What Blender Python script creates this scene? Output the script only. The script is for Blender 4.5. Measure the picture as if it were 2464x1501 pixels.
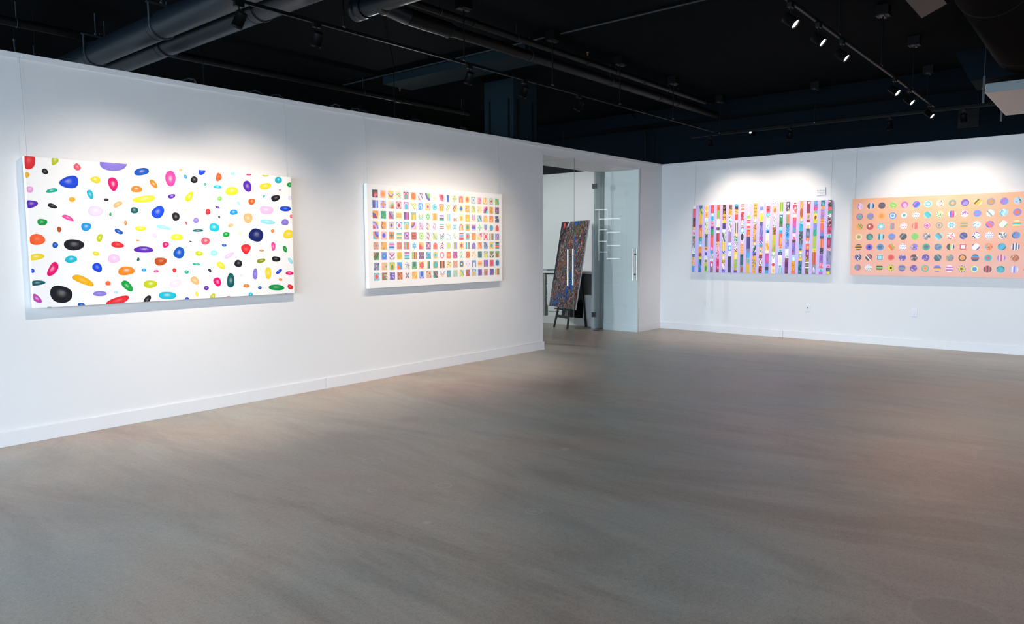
import bpy, bmesh, math, random
from mathutils import Vector, Matrix
R = math.radians
scene = bpy.context.scene
for o in list(bpy.data.objects): bpy.data.objects.remove(o)
col = scene.collection

# ------------------------------------------------------------------ camera
CX, CY, CZ = -12.0847, -6.5303, 1.5165
YAW, PITCH, ROLL, FPX = 0.697405, 0.0891393, -0.0048223, 1747.62
fw = Vector((math.cos(YAW)*math.cos(PITCH), math.sin(YAW)*math.cos(PITCH), -math.sin(PITCH)))
rt = fw.cross(Vector((0, 0, 1))).normalized(); up = rt.cross(fw)
rt2 = rt*math.cos(ROLL)+up*math.sin(ROLL); up2 = -rt*math.sin(ROLL)+up*math.cos(ROLL)
cd = bpy.data.cameras.new('camera'); cam = bpy.data.objects.new('camera', cd); col.objects.link(cam)
cd.sensor_width = 36; cd.lens = 36*FPX/2464; cd.clip_start = .05; cd.clip_end = 200
m = Matrix((rt2, up2, -fw)).transposed().to_4x4(); m.translation = (CX, CY, CZ); cam.matrix_world = m
scene.camera = cam
# ------------------------------------------------------------------ world, daylight, exposure
w = bpy.data.worlds.new('world'); scene.world = w; w.use_nodes = True
bg = w.node_tree.nodes['Background']; bg.inputs[1].default_value = 26.0
wn, wlk = w.node_tree.nodes, w.node_tree.links          # pale blue sky above the horizon, grey street below it
wt = wn.new('ShaderNodeTexCoord'); ws = wn.new('ShaderNodeSeparateXYZ'); wr = wn.new('ShaderNodeValToRGB')
wm = wn.new('ShaderNodeMapRange'); wm.inputs[1].default_value = -.12; wm.inputs[2].default_value = .10
wr.color_ramp.elements[0].color = (.16, .21, .26, 1); wr.color_ramp.elements[1].color = (.655, .82, 1.0, 1)
wlk.new(wt.outputs['Generated'], ws.inputs[0]); wlk.new(ws.outputs[2], wm.inputs[0]); wlk.new(wm.outputs[0], wr.inputs[0]); wlk.new(wr.outputs[0], bg.inputs[0])
def portal(x, y, z, sx, sz, rot):
    l = bpy.data.lights.new('window_portal', 'AREA'); l.shape = 'RECTANGLE'; l.size = sx; l.size_y = sz
    l.cycles.is_portal = True
    o = bpy.data.objects.new('window_portal', l); col.objects.link(o); o.location = (x, y, z); o.rotation_euler = rot
portal(-20.15, -5.0, 1.75, 2.9, 9.9, (0, R(-90), 0))
portal(-20.15, 3.1, 1.75, 2.9, 6.0, (0, R(-90), 0))
scene.view_settings.view_transform = 'Standard'; scene.view_settings.look = 'None'
scene.view_settings.gamma = 1; scene.view_settings.use_curve_mapping = False
scene.view_settings.exposure = 0.36
SPOT = 112.0          # watts of each track spotlight
WARM = (1.0, .83, .69)

# ------------------------------------------------------------------ colours
def lin(h):
    v = [int(h[i:i+2], 16)/255 for i in (0, 2, 4)]
    return tuple(c/12.92 if c <= .04045 else ((c+.055)/1.055)**2.4 for c in v)
PAL = dict(k='1c1c24', w='fbfaf8', r='e62a34', R='b01838', o='ff8726', O='fb6430', a='ffb878', y='fbdc30', Y='f6b410', j='fff0a8',
  g='0aa040', G='78d050', l='c0cc10', e='10b090', T='0a5c62', t='18bcd4', c='98e4f0', B='1c9cec', b='1048d8', n='14246a',
  v='5a2ab0', V='8c7cdc', L='d0c0f4', p='fa48a0', P='fcc4ea', m='ee0c70', M='c448b0', s='b84e1c', z='88909a', Z='48304c',
  q='f25a70', u='803060', x='8a1c30', f='f0a6dc', B2='0c54b8', s2='e06420', l2='8c9a14', g2='009848', W='ffffff', i='eadcfa',
  E='d2c2f6', d='3a5a78')
COL = {k: lin(v) for k, v in PAL.items()}

# ------------------------------------------------------------------ materials
def mat(name, base, rough=.5, metal=0, spec=.5, bump=0, bscale=60, emis=None, estr=0, coat=0):
    m = bpy.data.materials.new(name); m.use_nodes = True; n = m.node_tree.nodes; b = n['Principled BSDF']
    b.inputs['Base Color'].default_value = (*base, 1); b.inputs['Roughness'].default_value = rough
    b.inputs['Metallic'].default_value = metal; b.inputs['Specular IOR Level'].default_value = spec
    b.inputs['Coat Weight'].default_value = coat
    if emis: b.inputs['Emission Color'].default_value = (*emis, 1); b.inputs['Emission Strength'].default_value = estr
    if bump:
        t = n.new('ShaderNodeTexNoise'); t.inputs['Scale'].default_value = bscale; t.inputs['Detail'].default_value = 4
        tc = n.new('ShaderNodeTexCoord'); bu = n.new('ShaderNodeBump'); bu.inputs['Strength'].default_value = bump; bu.inputs['Distance'].default_value = .004
        L = m.node_tree.links; L.new(tc.outputs['Object'], t.inputs['Vector']); L.new(t.outputs[0], bu.inputs['Height']); L.new(bu.outputs[0], b.inputs['Normal'])
    return m
M_wall = mat('white_wall_paint', (.80, .80, .80), .55, bump=.08, bscale=90)
M_trim = mat('white_trim_paint', (.80, .80, .81), .4)
M_ceil = mat('black_ceiling_paint', (.0007, .0019, .0026), .95, spec=.05, bump=.3, bscale=25)
M_dark = mat('navy_black_wall_paint', (.0042, .0084, .0130), .9, spec=.05, bump=.2, bscale=30)
M_colm = mat('dark_blue_column_paint', (.009, .0195, .026), .85, spec=.06, bump=.2, bscale=30)
M_duct = mat('slate_duct_paint', (.0050, .0095, .0145), .36, spec=.34)
M_pipe = mat('black_pipe_paint', (.0036, .0030, .0034), .5, spec=.15)
M_blk = mat('black_metal', (.0022, .0025, .003), .5, spec=.13)
M_hgr = mat('slate_hanger_steel', (.012, .022, .030), .5)
M_brass = mat('sprinkler_brass', (.55, .25, .12), .35, metal=.8)
M_steel = mat('brushed_steel', (.72, .70, .66), .22, metal=1)
M_dsteel = mat('dark_steel', (.10, .11, .12), .35, metal=.8)
M_plast = mat('white_plastic', (.78, .80, .82), .35)
M_slot = mat('socket_slot_grey', (.28, .30, .33), .6)
M_lens = mat('lamp_lens_lit', (1, 1, 1), .3, emis=(1, .93, .86), estr=60)
M_easel = mat('charcoal_easel_wood', (.022, .022, .025), .55, bump=.3, bscale=40)
M_cab = mat('white_laminate', (.74, .75, .74), .35)
M_cabin = mat('grey_cabinet_interior', (.34, .36, .33), .6)
M_paper = mat('paper_white', (.82, .84, .86), .7)
M_unit = mat('warm_lit_enamel', (.42, .38, .35), .55)  # warm floor bounce on the unit's underside is put into this colour
M_upan = mat('daylit_blue_enamel', (.16, .20, .22), .5)  # bluish daylight on the unit's front is put into this colour
M_wire = mat('nylon_wire', (.45, .46, .47), .3)
M_frame = mat('window_frame_white', (.75, .76, .78), .4)
M_ink = mat('grey_print_ink', (.12, .11, .14), .6)

def art_mat(name, rough=.4, coat=0.0):
    m = bpy.data.materials.new(name); m.use_nodes = True; n = m.node_tree.nodes; b = n['Principled BSDF']
    a = n.new('ShaderNodeAttribute'); a.attribute_name = 'pigment'
    m.node_tree.links.new(a.outputs['Color'], b.inputs['Base Color']); b.inputs['Roughness'].default_value = rough
    b.inputs['Coat Weight'].default_value = coat; b.inputs['Specular IOR Level'].default_value = .3
    return m
M_art = art_mat('painted_canvas'); M_artg = art_mat('varnished_panel', .35, .2)

def glass_mat():
    m = bpy.data.materials.new('clear_green_glass'); m.use_nodes = True; n = m.node_tree.nodes; L = m.node_tree.links
    for x in list(n): n.remove(x)
    out = n.new('ShaderNodeOutputMaterial'); mx = n.new('ShaderNodeMixShader'); tr = n.new('ShaderNodeBsdfTransparent'); gl = n.new('ShaderNodeBsdfGlossy')
    tr.inputs[0].default_value = (.955, .985, .983, 1); gl.inputs['Roughness'].default_value = .003; gl.inputs[0].default_value = (1, 1, 1, 1)
    fr = n.new('ShaderNodeFresnel'); fr.inputs[0].default_value = 1.62; ge = n.new('ShaderNodeNewGeometry')
    inv = n.new('ShaderNodeMath'); inv.operation = 'SUBTRACT'; inv.inputs[0].default_value = 1
    mu = n.new('ShaderNodeMath'); mu.operation = 'MULTIPLY'
    L.new(ge.outputs['Backfacing'], inv.inputs[1]); L.new(fr.outputs[0], mu.inputs[0]); L.new(inv.outputs[0], mu.inputs[1])
    L.new(mu.outputs[0], mx.inputs[0]); L.new(tr.outputs[0], mx.inputs[1]); L.new(gl.outputs[0], mx.inputs[2]); L.new(mx.outputs[0], out.inputs[0])
    return m
M_glass = glass_mat()
M_gedge = mat('polished_glass_edge', (.16, .30, .29), .2)

def floor_mat():
    m = bpy.data.materials.new('sealed_concrete'); m.use_nodes = True; n = m.node_tree.nodes; L = m.node_tree.links; b = n['Principled BSDF']
    tc = n.new('ShaderNodeTexCoord')
    def noise(sc, det, rough=.6, stretch=None, rot=0, dist=0):
        t = n.new('ShaderNodeTexNoise'); t.inputs['Scale'].default_value = sc; t.inputs['Detail'].default_value = det
        t.inputs['Roughness'].default_value = rough; t.inputs['Distortion'].default_value = dist
        mp = n.new('ShaderNodeMapping'); mp.inputs['Rotation'].default_value = (0, 0, rot)
        if stretch: mp.inputs['Scale'].default_value = stretch
        L.new(tc.outputs['Object'], mp.inputs[0]); L.new(mp.outputs[0], t.inputs[0]); return t
    def ramp(src, stops):
        r = n.new('ShaderNodeValToRGB'); e = r.color_ramp.elements
        while len(e) < len(stops): e.new(.5)
        for x, (p, c) in zip(e, stops): x.position = p; x.color = (*c, 1)
        L.new(src, r.inputs[0]); return r
    def mix(a, b_, fac, mode='MIX'):
        x = n.new('ShaderNodeMixRGB'); x.blend_type = mode
        for i, v in ((0, fac), (1, a), (2, b_)):
            if isinstance(v, (int, float)): x.inputs[i].default_value = v
            elif isinstance(v, tuple): x.inputs[i].default_value = (*v, 1)
            else: L.new(v, x.inputs[i])
        return x.outputs[0]
    n1 = noise(.38, 7, .62, dist=.6); c1 = ramp(n1.outputs[0], [(.40, (.44, .42, .365)), (.47, (.47, .415, .345)), (.54, (.50, .41, .33)), (.62, (.48, .35, .285))])
    n2 = noise(.9, 9, .70, (1, .32, 1), R(35), 1.0); c2 = ramp(n2.outputs[0], [(.38, (.60, .57, .56)), (.54, (1, 1, 1)), (.7, (1.0, 1.0, 1.0))])
    x = mix(c1.outputs[0], c2.outputs[0], .62, 'MULTIPLY')
    n5 = noise(4.5, 7, .7, (1, .22, 1), R(28), .5); c5 = ramp(n5.outputs[0], [(.35, (.80, .79, .78)), (.6, (1, 1, 1))])
    x = mix(x, c5.outputs[0], .5, 'MULTIPLY')
    n3 = noise(38, 5, .75); c3 = ramp(n3.outputs[0], [(.30, (.72, .72, .72)), (.55, (1, 1, 1)), (.8, (1, 1, 1))])
    x = mix(x, c3.outputs[0], .6, 'MULTIPLY')
    n4 = noise(110, 3, .8); c4 = ramp(n4.outputs[0], [(.32, (.45, .44, .43)), (.52, (1, 1, 1)), (.8, (1.0, 1.0, 1.0))])
    x = mix(x, c4.outputs[0], .5, 'MULTIPLY')
    # pale scuffs and ring marks left by earlier fittings
    sx = n.new('ShaderNodeSeparateXYZ'); L.new(tc.outputs['Object'], sx.inputs[0])
    def ring(cx, cy, r, wd, c, f, filled):
        nonlocal x
        cb = n.new('ShaderNodeCombineXYZ'); L.new(sx.outputs[0], cb.inputs[0]); L.new(sx.outputs[1], cb.inputs[1])
        d = n.new('ShaderNodeVectorMath'); d.operation = 'DISTANCE'; d.inputs[1].default_value = (cx, cy, 0); L.new(cb.outputs[0], d.inputs[0])
        mr = n.new('ShaderNodeMapRange'); mr.interpolation_type = 'SMOOTHSTEP'
        if filled:
            mr.inputs[1].default_value = r+wd; mr.inputs[2].default_value = r-wd; L.new(d.outputs['Value'], mr.inputs[0])
        else:
            s = n.new('ShaderNodeMath'); s.operation = 'SUBTRACT'; s.inputs[1].default_value = r; L.new(d.outputs['Value'], s.inputs[0])
            a = n.new('ShaderNodeMath'); a.operation = 'ABSOLUTE'; L.new(s.outputs[0], a.inputs[0]); mr.inputs[1].default_value = wd; mr.inputs[2].default_value = 0; L.new(a.outputs[0], mr.inputs[0])
        mm = n.new('ShaderNodeMath'); mm.operation = 'MULTIPLY'; mm.inputs[1].default_value = f; L.new(mr.outputs[0], mm.inputs[0])
        x = mix(x, c, mm.outputs[0])
    lt = (.58, .53, .47); dk = (.25, .22, .20)
    for a in ((-8.891, -4.012, .048, .008, lt, .5, 0), (-8.891, -4.012, .02, .01, lt, .4, 1), (-5.98, -.42, .21, .03, dk, .18, 1), (-8.899, -3.282, .05, .01, lt, .45, 0),
              (-8.73, -6.09, .17, .016, lt, .14, 0), (-8.73, -6.09, .16, .02, dk, .2, 1), (-5.90, -6.03, .24, .02, dk, .3, 1), (-3.996, -1.479, .12, .02, dk, .45, 0),
              (-8.83, -2.5, .07, .012, lt, .35, 0), (-6.10, -2.78, .05, .02, dk, .5, 1), (-7.81, -1.76, .10, .05, dk, .4, 1), (-7.72, -3.39, .035, .02, lt, .5, 1),
              (-9.40, -3.66, .02, .01, lt, .6, 1), (-9.25, -3.0, .025, .012, lt, .4, 0)): ring(*a)
    L.new(x, b.inputs['Base Color'])
    rr = n.new('ShaderNodeMapRange'); rr.inputs[3].default_value = .30; rr.inputs[4].default_value = .48; L.new(n2.outputs[0], rr.inputs[0]); L.new(rr.outputs[0], b.inputs['Roughness'])
    b.inputs['Specular IOR Level'].default_value = .42
    bu = n.new('ShaderNodeBump'); bu.inputs['Strength'].default_value = .12; bu.inputs['Distance'].default_value = .002
    L.new(n3.outputs[0], bu.inputs['Height']); L.new(bu.outputs[0], b.inputs['Normal'])
    return m
M_floor = floor_mat()

# ------------------------------------------------------------------ mesh helpers
class MB:
    """collects shapes (world coordinates) into one mesh"""
    def __init__(s): s.v = []; s.f = []; s.mi = []; s.mats = []; s.sm = []
    def add(s, vs, fs, m, smooth=False):
        if m not in s.mats: s.mats.append(m)
        o = len(s.v); s.v += [Vector(v) for v in vs]
        for f in fs: s.f.append([o+i for i in f]); s.mi.append(s.mats.index(m)); s.sm.append(smooth)
        return s
    def box(s, x0, y0, z0, x1, y1, z1, m, edge=None, thin=None):
        vs = [(x, y, z) for x in (x0, x1) for y in (y0, y1) for z in (z0, z1)]
        fs = [(0, 1, 3, 2), (4, 6, 7, 5), (0, 4, 5, 1), (2, 3, 7, 6), (0, 2, 6, 4), (1, 5, 7, 3)]
        if edge is None: return s.add(vs, fs, m)
        big = {0: (0, 1), 1: (2, 3), 2: (4, 5)}[thin]
        for i, f in enumerate(fs): s.add([vs[k] for k in f], [(0, 1, 2, 3)], m if i in big else edge)
        return s
    def hexa(s, P, m):   # 8 points: bottom 4 loop, top 4 loop
        return s.add(P, [(3, 2, 1, 0), (4, 5, 6, 7), (0, 1, 5, 4), (1, 2, 6, 5), (2, 3, 7, 6), (3, 0, 4, 7)], m)
    def bar(s, a, b, wx, wy, m, side=None):
        a, b = Vector(a), Vector(b); d = (b-a).normalized()
        u = (Vector(side) if side else (Vector((0, 0, 1)) if abs(d.z) < .9 else Vector((1, 0, 0)))); u = (u-d*u.dot(d)).normalized(); v = d.cross(u)
        P = [a+u*i*wx/2+v*j*wy/2 for i, j in ((-1, -1), (1, -1), (1, 1), (-1, 1))]; Q = [p+(b-a) for p in P]
        return s.hexa(P+Q, m)
    def tube(s, a, b, r, m, n=20, r2=None, caps=True, prof=None):
        a, b = Vector(a), Vector(b); d = (b-a); Ln = d.length; d.normalize()
        u = Vector((0, 0, 1)) if abs(d.z) < .9 else Vector((1, 0, 0)); u = (u-d*u.dot(d)).normalized(); v = d.cross(u)
        prof = prof or [(0, r), (Ln, r if r2 is None else r2)]
        vs = []
        for t, rr in prof: vs += [a+d*t+(u*math.cos(2*math.pi*k/n)+v*math.sin(2*math.pi*k/n))*rr for k in range(n)]
        fs = [(i*n+k, i*n+(k+1) % n, (i+1)*n+(k+1) % n, (i+1)*n+k) for i in range(len(prof)-1) for k in range(n)]
        s.add(vs, fs, m, True)
        if caps: s.add(vs[:n], [tuple(reversed(range(n)))], m); s.add(vs[-n:], [tuple(range(n))], m)
        return s
    def path(s, pts, r, m, n=10):
        for a, b in zip(pts, pts[1:]): s.tube(a, b, r, m, n)
        for p in pts[1:-1]: s.ball(p, r*1.02, m)
        return s
    def ball(s, c, r, m, n=10, sc=(1, 1, 1)):
        c = Vector(c); vs = []; k = n//2
        for i in range(k+1):
            for j in range(n):
                th = math.pi*i/k; ph = 2*math.pi*j/n; vs.append(c+Vector((r*sc[0]*math.sin(th)*math.cos(ph), r*sc[1]*math.sin(th)*math.sin(ph), r*sc[2]*math.cos(th))))
        return s.add(vs, [(i*n+j, (i+1)*n+j, (i+1)*n+(j+1) % n, i*n+(j+1) % n) for i in range(k) for j in range(n)], m, True)
    def torus(s, c, axis, R_, r, m, n=28, k=8, a0=0, a1=2*math.pi, up=None):
        c = Vector(c); d = Vector(axis).normalized(); u = Vector(up) if up else (Vector((0, 0, 1)) if abs(d.z) < .9 else Vector((1, 0, 0))); u = (u-d*u.dot(d)).normalized(); v = d.cross(u)
        vs = []; full = abs(a1-a0-2*math.pi) < 1e-6; N = n if full else n+1
        for i in range(N):
            t = a0+(a1-a0)*i/n; e = u*math.cos(t)+v*math.sin(t)
            vs += [c+e*(R_+r*math.cos(2*math.pi*j/k))+d*r*math.sin(2*math.pi*j/k) for j in range(k)]
        return s.add(vs, [(i*k+j, ((i+1) % N)*k+j, ((i+1) % N)*k+(j+1) % k, i*k+(j+1) % k) for i in range(n) for j in range(k)], m, True)
    def build(s, name, parent=None, bevel=0):
        org = world_loc(parent) if parent else None
        me = bpy.data.meshes.new(name)
        vs = s.v
        if parent: inv = parent_matrix(parent).inverted(); vs = [inv @ v for v in vs]
        me.from_pydata([tuple(v) for v in vs], [], s.f)
        for m_ in s.mats: me.materials.append(m_)
        for p, i, sm in zip(me.polygons, s.mi, s.sm): p.material_index = i; p.use_smooth = sm
        me.update()
        b_ = bmesh.new(); b_.from_mesh(me); bmesh.ops.remove_doubles(b_, verts=b_.verts, dist=1e-6) if not any(s.sm) else None
        bmesh.ops.recalc_face_normals(b_, faces=b_.faces); b_.to_mesh(me); b_.free()
        o = bpy.data.objects.new(name, me); col.objects.link(o)
        if parent: o.parent = parent
        if bevel:
            bv = o.modifiers.new('bevel', 'BEVEL'); bv.width = bevel; bv.segments = 2; bv.limit_method = 'ANGLE'
        return o
MWC = {}
def parent_matrix(o):
    m = o.matrix_basis.copy()
    while o.parent: o = o.parent; m = o.matrix_basis @ m
    return m
def world_loc(o): return parent_matrix(o).translation
def empty(name, loc, rot=(0, 0, 0)):
    o = bpy.data.objects.new(name, None); col.objects.link(o); o.location = loc; o.rotation_euler = rot; o.empty_display_size = .1
    return o
def tag(o, label=None, cat=None, group=None, kind=None):
    if label: o['label'] = label
    if cat: o['category'] = cat
    if group: o['group'] = group
    if kind: o['kind'] = kind
    return o
def thing(name, label, cat, loc, rot=(0, 0, 0), group=None): return tag(empty(name, loc, rot), label, cat, group)
def struct(mb, name, parent=None, **k): return tag(mb.build(name, parent, **k), kind='structure' if not parent else None)

# ------------------------------------------------------------------ room shell
H = 3.0; CEIL = 3.9; WX = -20.0
struct(MB().box(WX-.3, -10.2, -.12, .35, 6.3, 0, M_floor), 'floor')
struct(MB().box(WX-.3, -10.2, CEIL, .35, 6.3, CEIL+.12, M_ceil), 'ceiling')
XL, XR, OH, RD = -3.578, -.836, 2.853, .95
wl = MB()
wl.box(WX, 0, 0, XL, .13, H, M_wall)                  # long hanging wall
wl.box(-4.12, .13, 0, XL, .72, H, M_wall)               # left cheek of the recess, boxing the column foot
wl.box(XL, 0, OH, XR, .86, H, M_wall)                 # header over the glass doors
wl.box(XR, 0, 0, 0, .70, H, M_wall)                   # right cheek up to the corner
wl.box(-.79, .93, 0, 0, 1.0, H, M_wall).box(-.25, .70, 0, 0, .93, H, M_wall)   # return behind it
struct(wl, 'wall_left')
struct(MB().box(0, -10.2, 0, .12, 6.3, H, M_wall), 'wall_right')
struct(MB().box(-6.3, .1305, 0, -6.18, 6.1, H, M_wall), 'wall_added_backdrop')  # unseen partition added to keep the windows out of the door's reflection
struct(MB().box(.06, -10.2, H, .3, 6.3, CEIL, M_dark), 'wall_outer')
struct(MB().box(WX, -10.2, 0, .3, -10.0, CEIL, M_wall), 'wall_rear')
struct(MB().box(WX, 6.1, 0, .3, 6.3, H, M_wall).box(WX, 6.1, H, .3, 6.3, CEIL, M_dark), 'wall_far')
fr = MB().box(WX-.2, -10.2, 3.25, WX, 6.3, CEIL, M_dark).box(WX-.2, -10.2, 0, WX, 6.3, .25, M_trim).box(WX-.2, 2.8, .25, WX, 3.1, 3.25, M_trim)
struct(fr, 'wall_front')
for i, (ya, yb) in enumerate(((-10.0, -6.4), (-6.4, -2.9), (-2.9, -.02), (.15, 2.8), (3.1, 6.1))):
    wd = tag(empty('window_%d' % (i+1), (WX-.1, (ya+yb)/2, .25)), kind='structure')
    q = MB()
    nn = 3 if yb-ya > 3 else 2
    for k in range(nn+1):
        y = ya+.03+(yb-ya-.06)*k/nn; q.box(WX-.14, y-.03, .25, WX-.05, y+.03, 3.25, M_frame)
    for z in (.28, 2.3, 3.22): q.box(WX-.13, ya, z-.03, WX-.06, yb, z+.03, M_frame)
    q.build('window_frame', wd)
# baseboards and wall-top hanging rails
BH = .118
bb = MB().box(WX, -.016, 0, -7.44, -.0005, BH, M_trim).box(-7.437, -.016, 0, XL+.016, -.0005, BH, M_trim).box(XL, -.016, 0, XL+.016, .2, BH, M_trim)
struct(bb, 'baseboard_left', bevel=.003)
struct(MB().box(XR-.016, -.016, 0, -.0165, -.0005, BH, M_trim).box(XR-.016, -.0005, 0, XR-.0005, .70, BH, M_trim).box(-.806, .914, 0, -.26, .9295, BH, M_trim).box(-.806, .9295, 0, -.7905, 1.0, BH, M_trim), 'baseboard_corner', bevel=.003)
struct(MB().box(-.016, -2.28, 0, -.0005, -.0005, BH, M_trim).box(-.016, -10.0, 0, -.0005, -2.283, BH, M_trim), 'baseboard_right', bevel=.003)
struct(MB().box(WX, -.014, H-.034, -.013, -.0005, H+.006, M_trim), 'trim_1')
struct(MB().box(-.013, -10.0, H-.034, -.0005, 0, H+.006, M_trim), 'trim_2')
# dark beam along the outer wall, shallow ceiling beam, column above the partition
tag(MB().box(-.47, -10.0, 3.68, .055, 6.1, CEIL-.001, M_dark).build('wall_beam'), 'long dark navy beam running where the outer wall meets the ceiling', 'beam')
tag(MB().box(-5.28, -1.05, 3.785, -4.75, 1.5, CEIL-.001, M_colm).build('ceiling_beam'), 'short shallow dark blue ceiling beam above the second painting from left', 'beam')
cm = thing('column', 'square dark blue column rising behind the white wall beside the glass doors', 'column', (-3.75, .45, H))
MB().box(-4.015, .19, H, -3.48, .74, CEIL-.001, M_colm).build('column_shaft', cm)
for y in (.27, .63): MB().box(-4.03, y-.012, H, -4.0155, y+.012, 3.62, M_blk).build('vertical_strip', cm)
for x in (-3.92, -3.58): MB().box(x-.012, .175, H, x+.012, .1895, 3.62, M_blk).build('vertical_strip', cm)

# ------------------------------------------------------------------ art painter
def ell(cx, cy, rx, ry, n=18, a=0):
    ca, sa = math.cos(a), math.sin(a)
    return [(cx+rx*math.cos(t)*ca-ry*math.sin(t)*sa, cy+rx*math.cos(t)*sa+ry*math.sin(t)*ca) for t in [2*math.pi*i/n for i in range(n)]]
def rect(x0, y0, x1, y1): return [(x0, y0), (x1, y0), (x1, y1), (x0, y1)]
def clip(poly, cl):
    out = poly
    for i in range(len(cl)):
        ax, ay = cl[i]; bx, by = cl[(i+1) % len(cl)]; inp = out; out = []
        if not inp: return []
        side = lambda p: (bx-ax)*(p[1]-ay)-(by-ay)*(p[0]-ax)
        for j in range(len(inp)):
            P = inp[j]; Q = inp[(j+1) % len(inp)]; sp, sq = side(P), side(Q)
            if sp >= 0: out.append(P)
            if sp*sq < 0:
                t = sp/(sp-sq); out.append((P[0]+(Q[0]-P[0])*t, P[1]+(Q[1]-P[1])*t))
    return out
class Art:
    """a canvas: painted polygons on a box; u right, v up, front faces local -y"""
    def __init__(s, W, Hh, T, GAP=.012): s.W, s.H, s.T, s.G = W, Hh, T, GAP; s.v = []; s.f = []; s.c = []
    def face(s, pts, cols):
        o = len(s.v); s.v += pts; s.f.append(list(range(o, o+len(pts)))); s.c.append(cols)
    def base(s, c, cside=None):
        W, Hh, y0, y1 = s.W, s.H, -s.T, -s.G; cs = cside or c
        P = [(0, y0, 0), (W, y0, 0), (W, y0, Hh), (0, y0, Hh), (0, y1, 0), (W, y1, 0), (W, y1, Hh), (0, y1, Hh)]
        for f, cc in (((0, 1, 2, 3), c), ((1, 5, 6, 2), cs), ((5, 4, 7, 6), cs), ((4, 0, 3, 7), cs), ((3, 2, 6, 7), cs), ((4, 5, 1, 0), cs)):
            s.face([P[i] for i in f], [cc]*4)
    def poly(s, pts, c, layer, cl=None):
        if cl: pts = clip(pts, cl)
        if len(pts) < 3: return
        y = -s.T-.00035*(layer+1)
        s.face([(u, y, v) for u, v in pts], [c]*len(pts))
    def build(s, parent, m, name='canvas'):
        me = bpy.data.meshes.new(name); me.from_pydata(s.v, [], s.f)
        at_ = me.color_attributes.new('pigment', 'FLOAT_COLOR', 'CORNER'); k = 0; dat = []
        for cs in s.c:
            for c in cs: dat += [c[0], c[1], c[2], 1]
        at_.data.foreach_set('color', dat)
        me.materials.append(m); o = bpy.data.objects.new(name, me); col.objects.link(o); o.parent = parent
        return o
def mixc(a, b, t): return tuple(x+(y-x)*t for x, y in zip(a, b))
def motif(A, kind, cs, x0, y0, w_, h_, cl, r, L=0, pale=0):
    C_ = [mixc(COL[c], (.95, .95, .95), pale) for c in cs]; n = len(C_); g = lambda i: C_[i % n]
    def put(pts, c, l): A.poly([(x0+x*w_, y0+y*h_) for x, y in pts], c, L+l, cl)
    put(rect(0, 0, 1, 1), C_[0], 0)
    if kind == 'F':
        if n > 1: put(ell(.55, .4, .36, .28, 10, r.uniform(0, 3)), g(1), 1)
        if n > 2: put(ell(.4, .6, .2, .14, 8, r.uniform(0, 3)), g(2), 2)
    elif kind == 'C':
        for i in range(1, n): put(ell(.5, .5, .47*(1-(i-1)/(n-.3)), .47*(1-(i-1)/(n-.3)), 16), g(i), i)
    elif kind == 'R':
        for i in range(1, n): q = .5-.42*(1-(i-1)/(n-.3)); put(rect(q, q, 1-q, 1-q), g(i), i)
    elif kind in 'SH':
        k = max(n, 5) if n < 5 else n
        for i in range(k):
            a = rect(i/k, 0, (i+1)/k, 1) if kind == 'S' else rect(0, 1-(i+1)/k, 1, 1-i/k)
            put(a, g(i), 1)
    elif kind == 'D':
        s = r.choice((1, -1)); k = 6
        for i in range(k):
            t = -.6+i*2.2/k; b = 1.3/k
            P = [(t, 0), (t+b, 0), (t+b+.8, 1), (t+.8, 1)]
            if s < 0: P = [(1-x, y) for x, y in P][::-1]
            if n > 2 or i % 2: put(P, g(i+1 if n > 2 else 1), 1)
    elif kind == 'U':
        fl = r.random() < .4
        for i in range(1, n):
            q = .44*(1-(i-1)/(n-.2)); P = rect(.5-q, 0, .5+q, .5)[:2]+[(.5+q*math.cos(t), .5+q*math.sin(t)) for t in [math.pi*j/8 for j in range(9)]]
            if fl: P = [(x, 1-y) for x, y in P][::-1]
            put(P, g(i), i)
    elif kind == 'V':
        for i in range(1, n):
            o = .95-.27*(i-1); b = .17
            put([(0, o), (.5, o-.45), (.5, o-.45-b), (0, o-b)], g(i), i); put([(.5, o-.45), (1, o), (1, o-b), (.5, o-.45-b)], g(i), i)
    elif kind == 'W':
        for i in range(1, max(3, n)):
            px = .15+.7*(i-1)/max(2, n-1) + .05; wd = .13
            for j in range(8):
                a0, a1 = j/8, (j+1)/8; f_ = lambda t: px+.13*math.sin(t*9+i)
                put([(f_(a0)-wd/2, a0), (f_(a0)+wd/2, a0), (f_(a1)+wd/2, a1), (f_(a1)-wd/2, a1)], g(i), i)
    elif kind == 'X':
        k = r.choice((4, 6, 8)); ph = r.choice((0, math.pi/k))
        for i in range(1, n):
            q = .48*(1-(i-1)/(n-.2))
            if i == n-1 and n > 2: put(ell(.5, .5, q*.7, q*.7, 12), g(i), i+1)
            else:
                for j in range(k):
                    a = ph+2*math.pi*j/k; put(ell(.5+math.cos(a)*q*.55, .5+math.sin(a)*q*.55, q*.55, q*.26, 8, a), g(i), i)
    elif kind == 'Q':
        fx, fy = r.choice((0, 1)), r.choice((0, 1))
        for i in range(1, n): q = 1.02*(1-(i-1)/(n-.1)); put(ell(fx, fy, q, q, 20), g(i), i)
    elif kind == 'N':
        for i in range(14):
            a = r.uniform(0, 3.14); put(ell(r.random(), r.random(), r.uniform(.08, .28), r.uniform(.03, .09), 6, a), g(1+i % max(1, n-1)), 1+i % 4)
    elif kind == 'T':
        for i in range(4):
            for j in range(4): put(ell(.14+.24*i+(.12 if j % 2 else 0), .14+.24*j, .065, .065, 8), g(1), 1)

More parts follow.
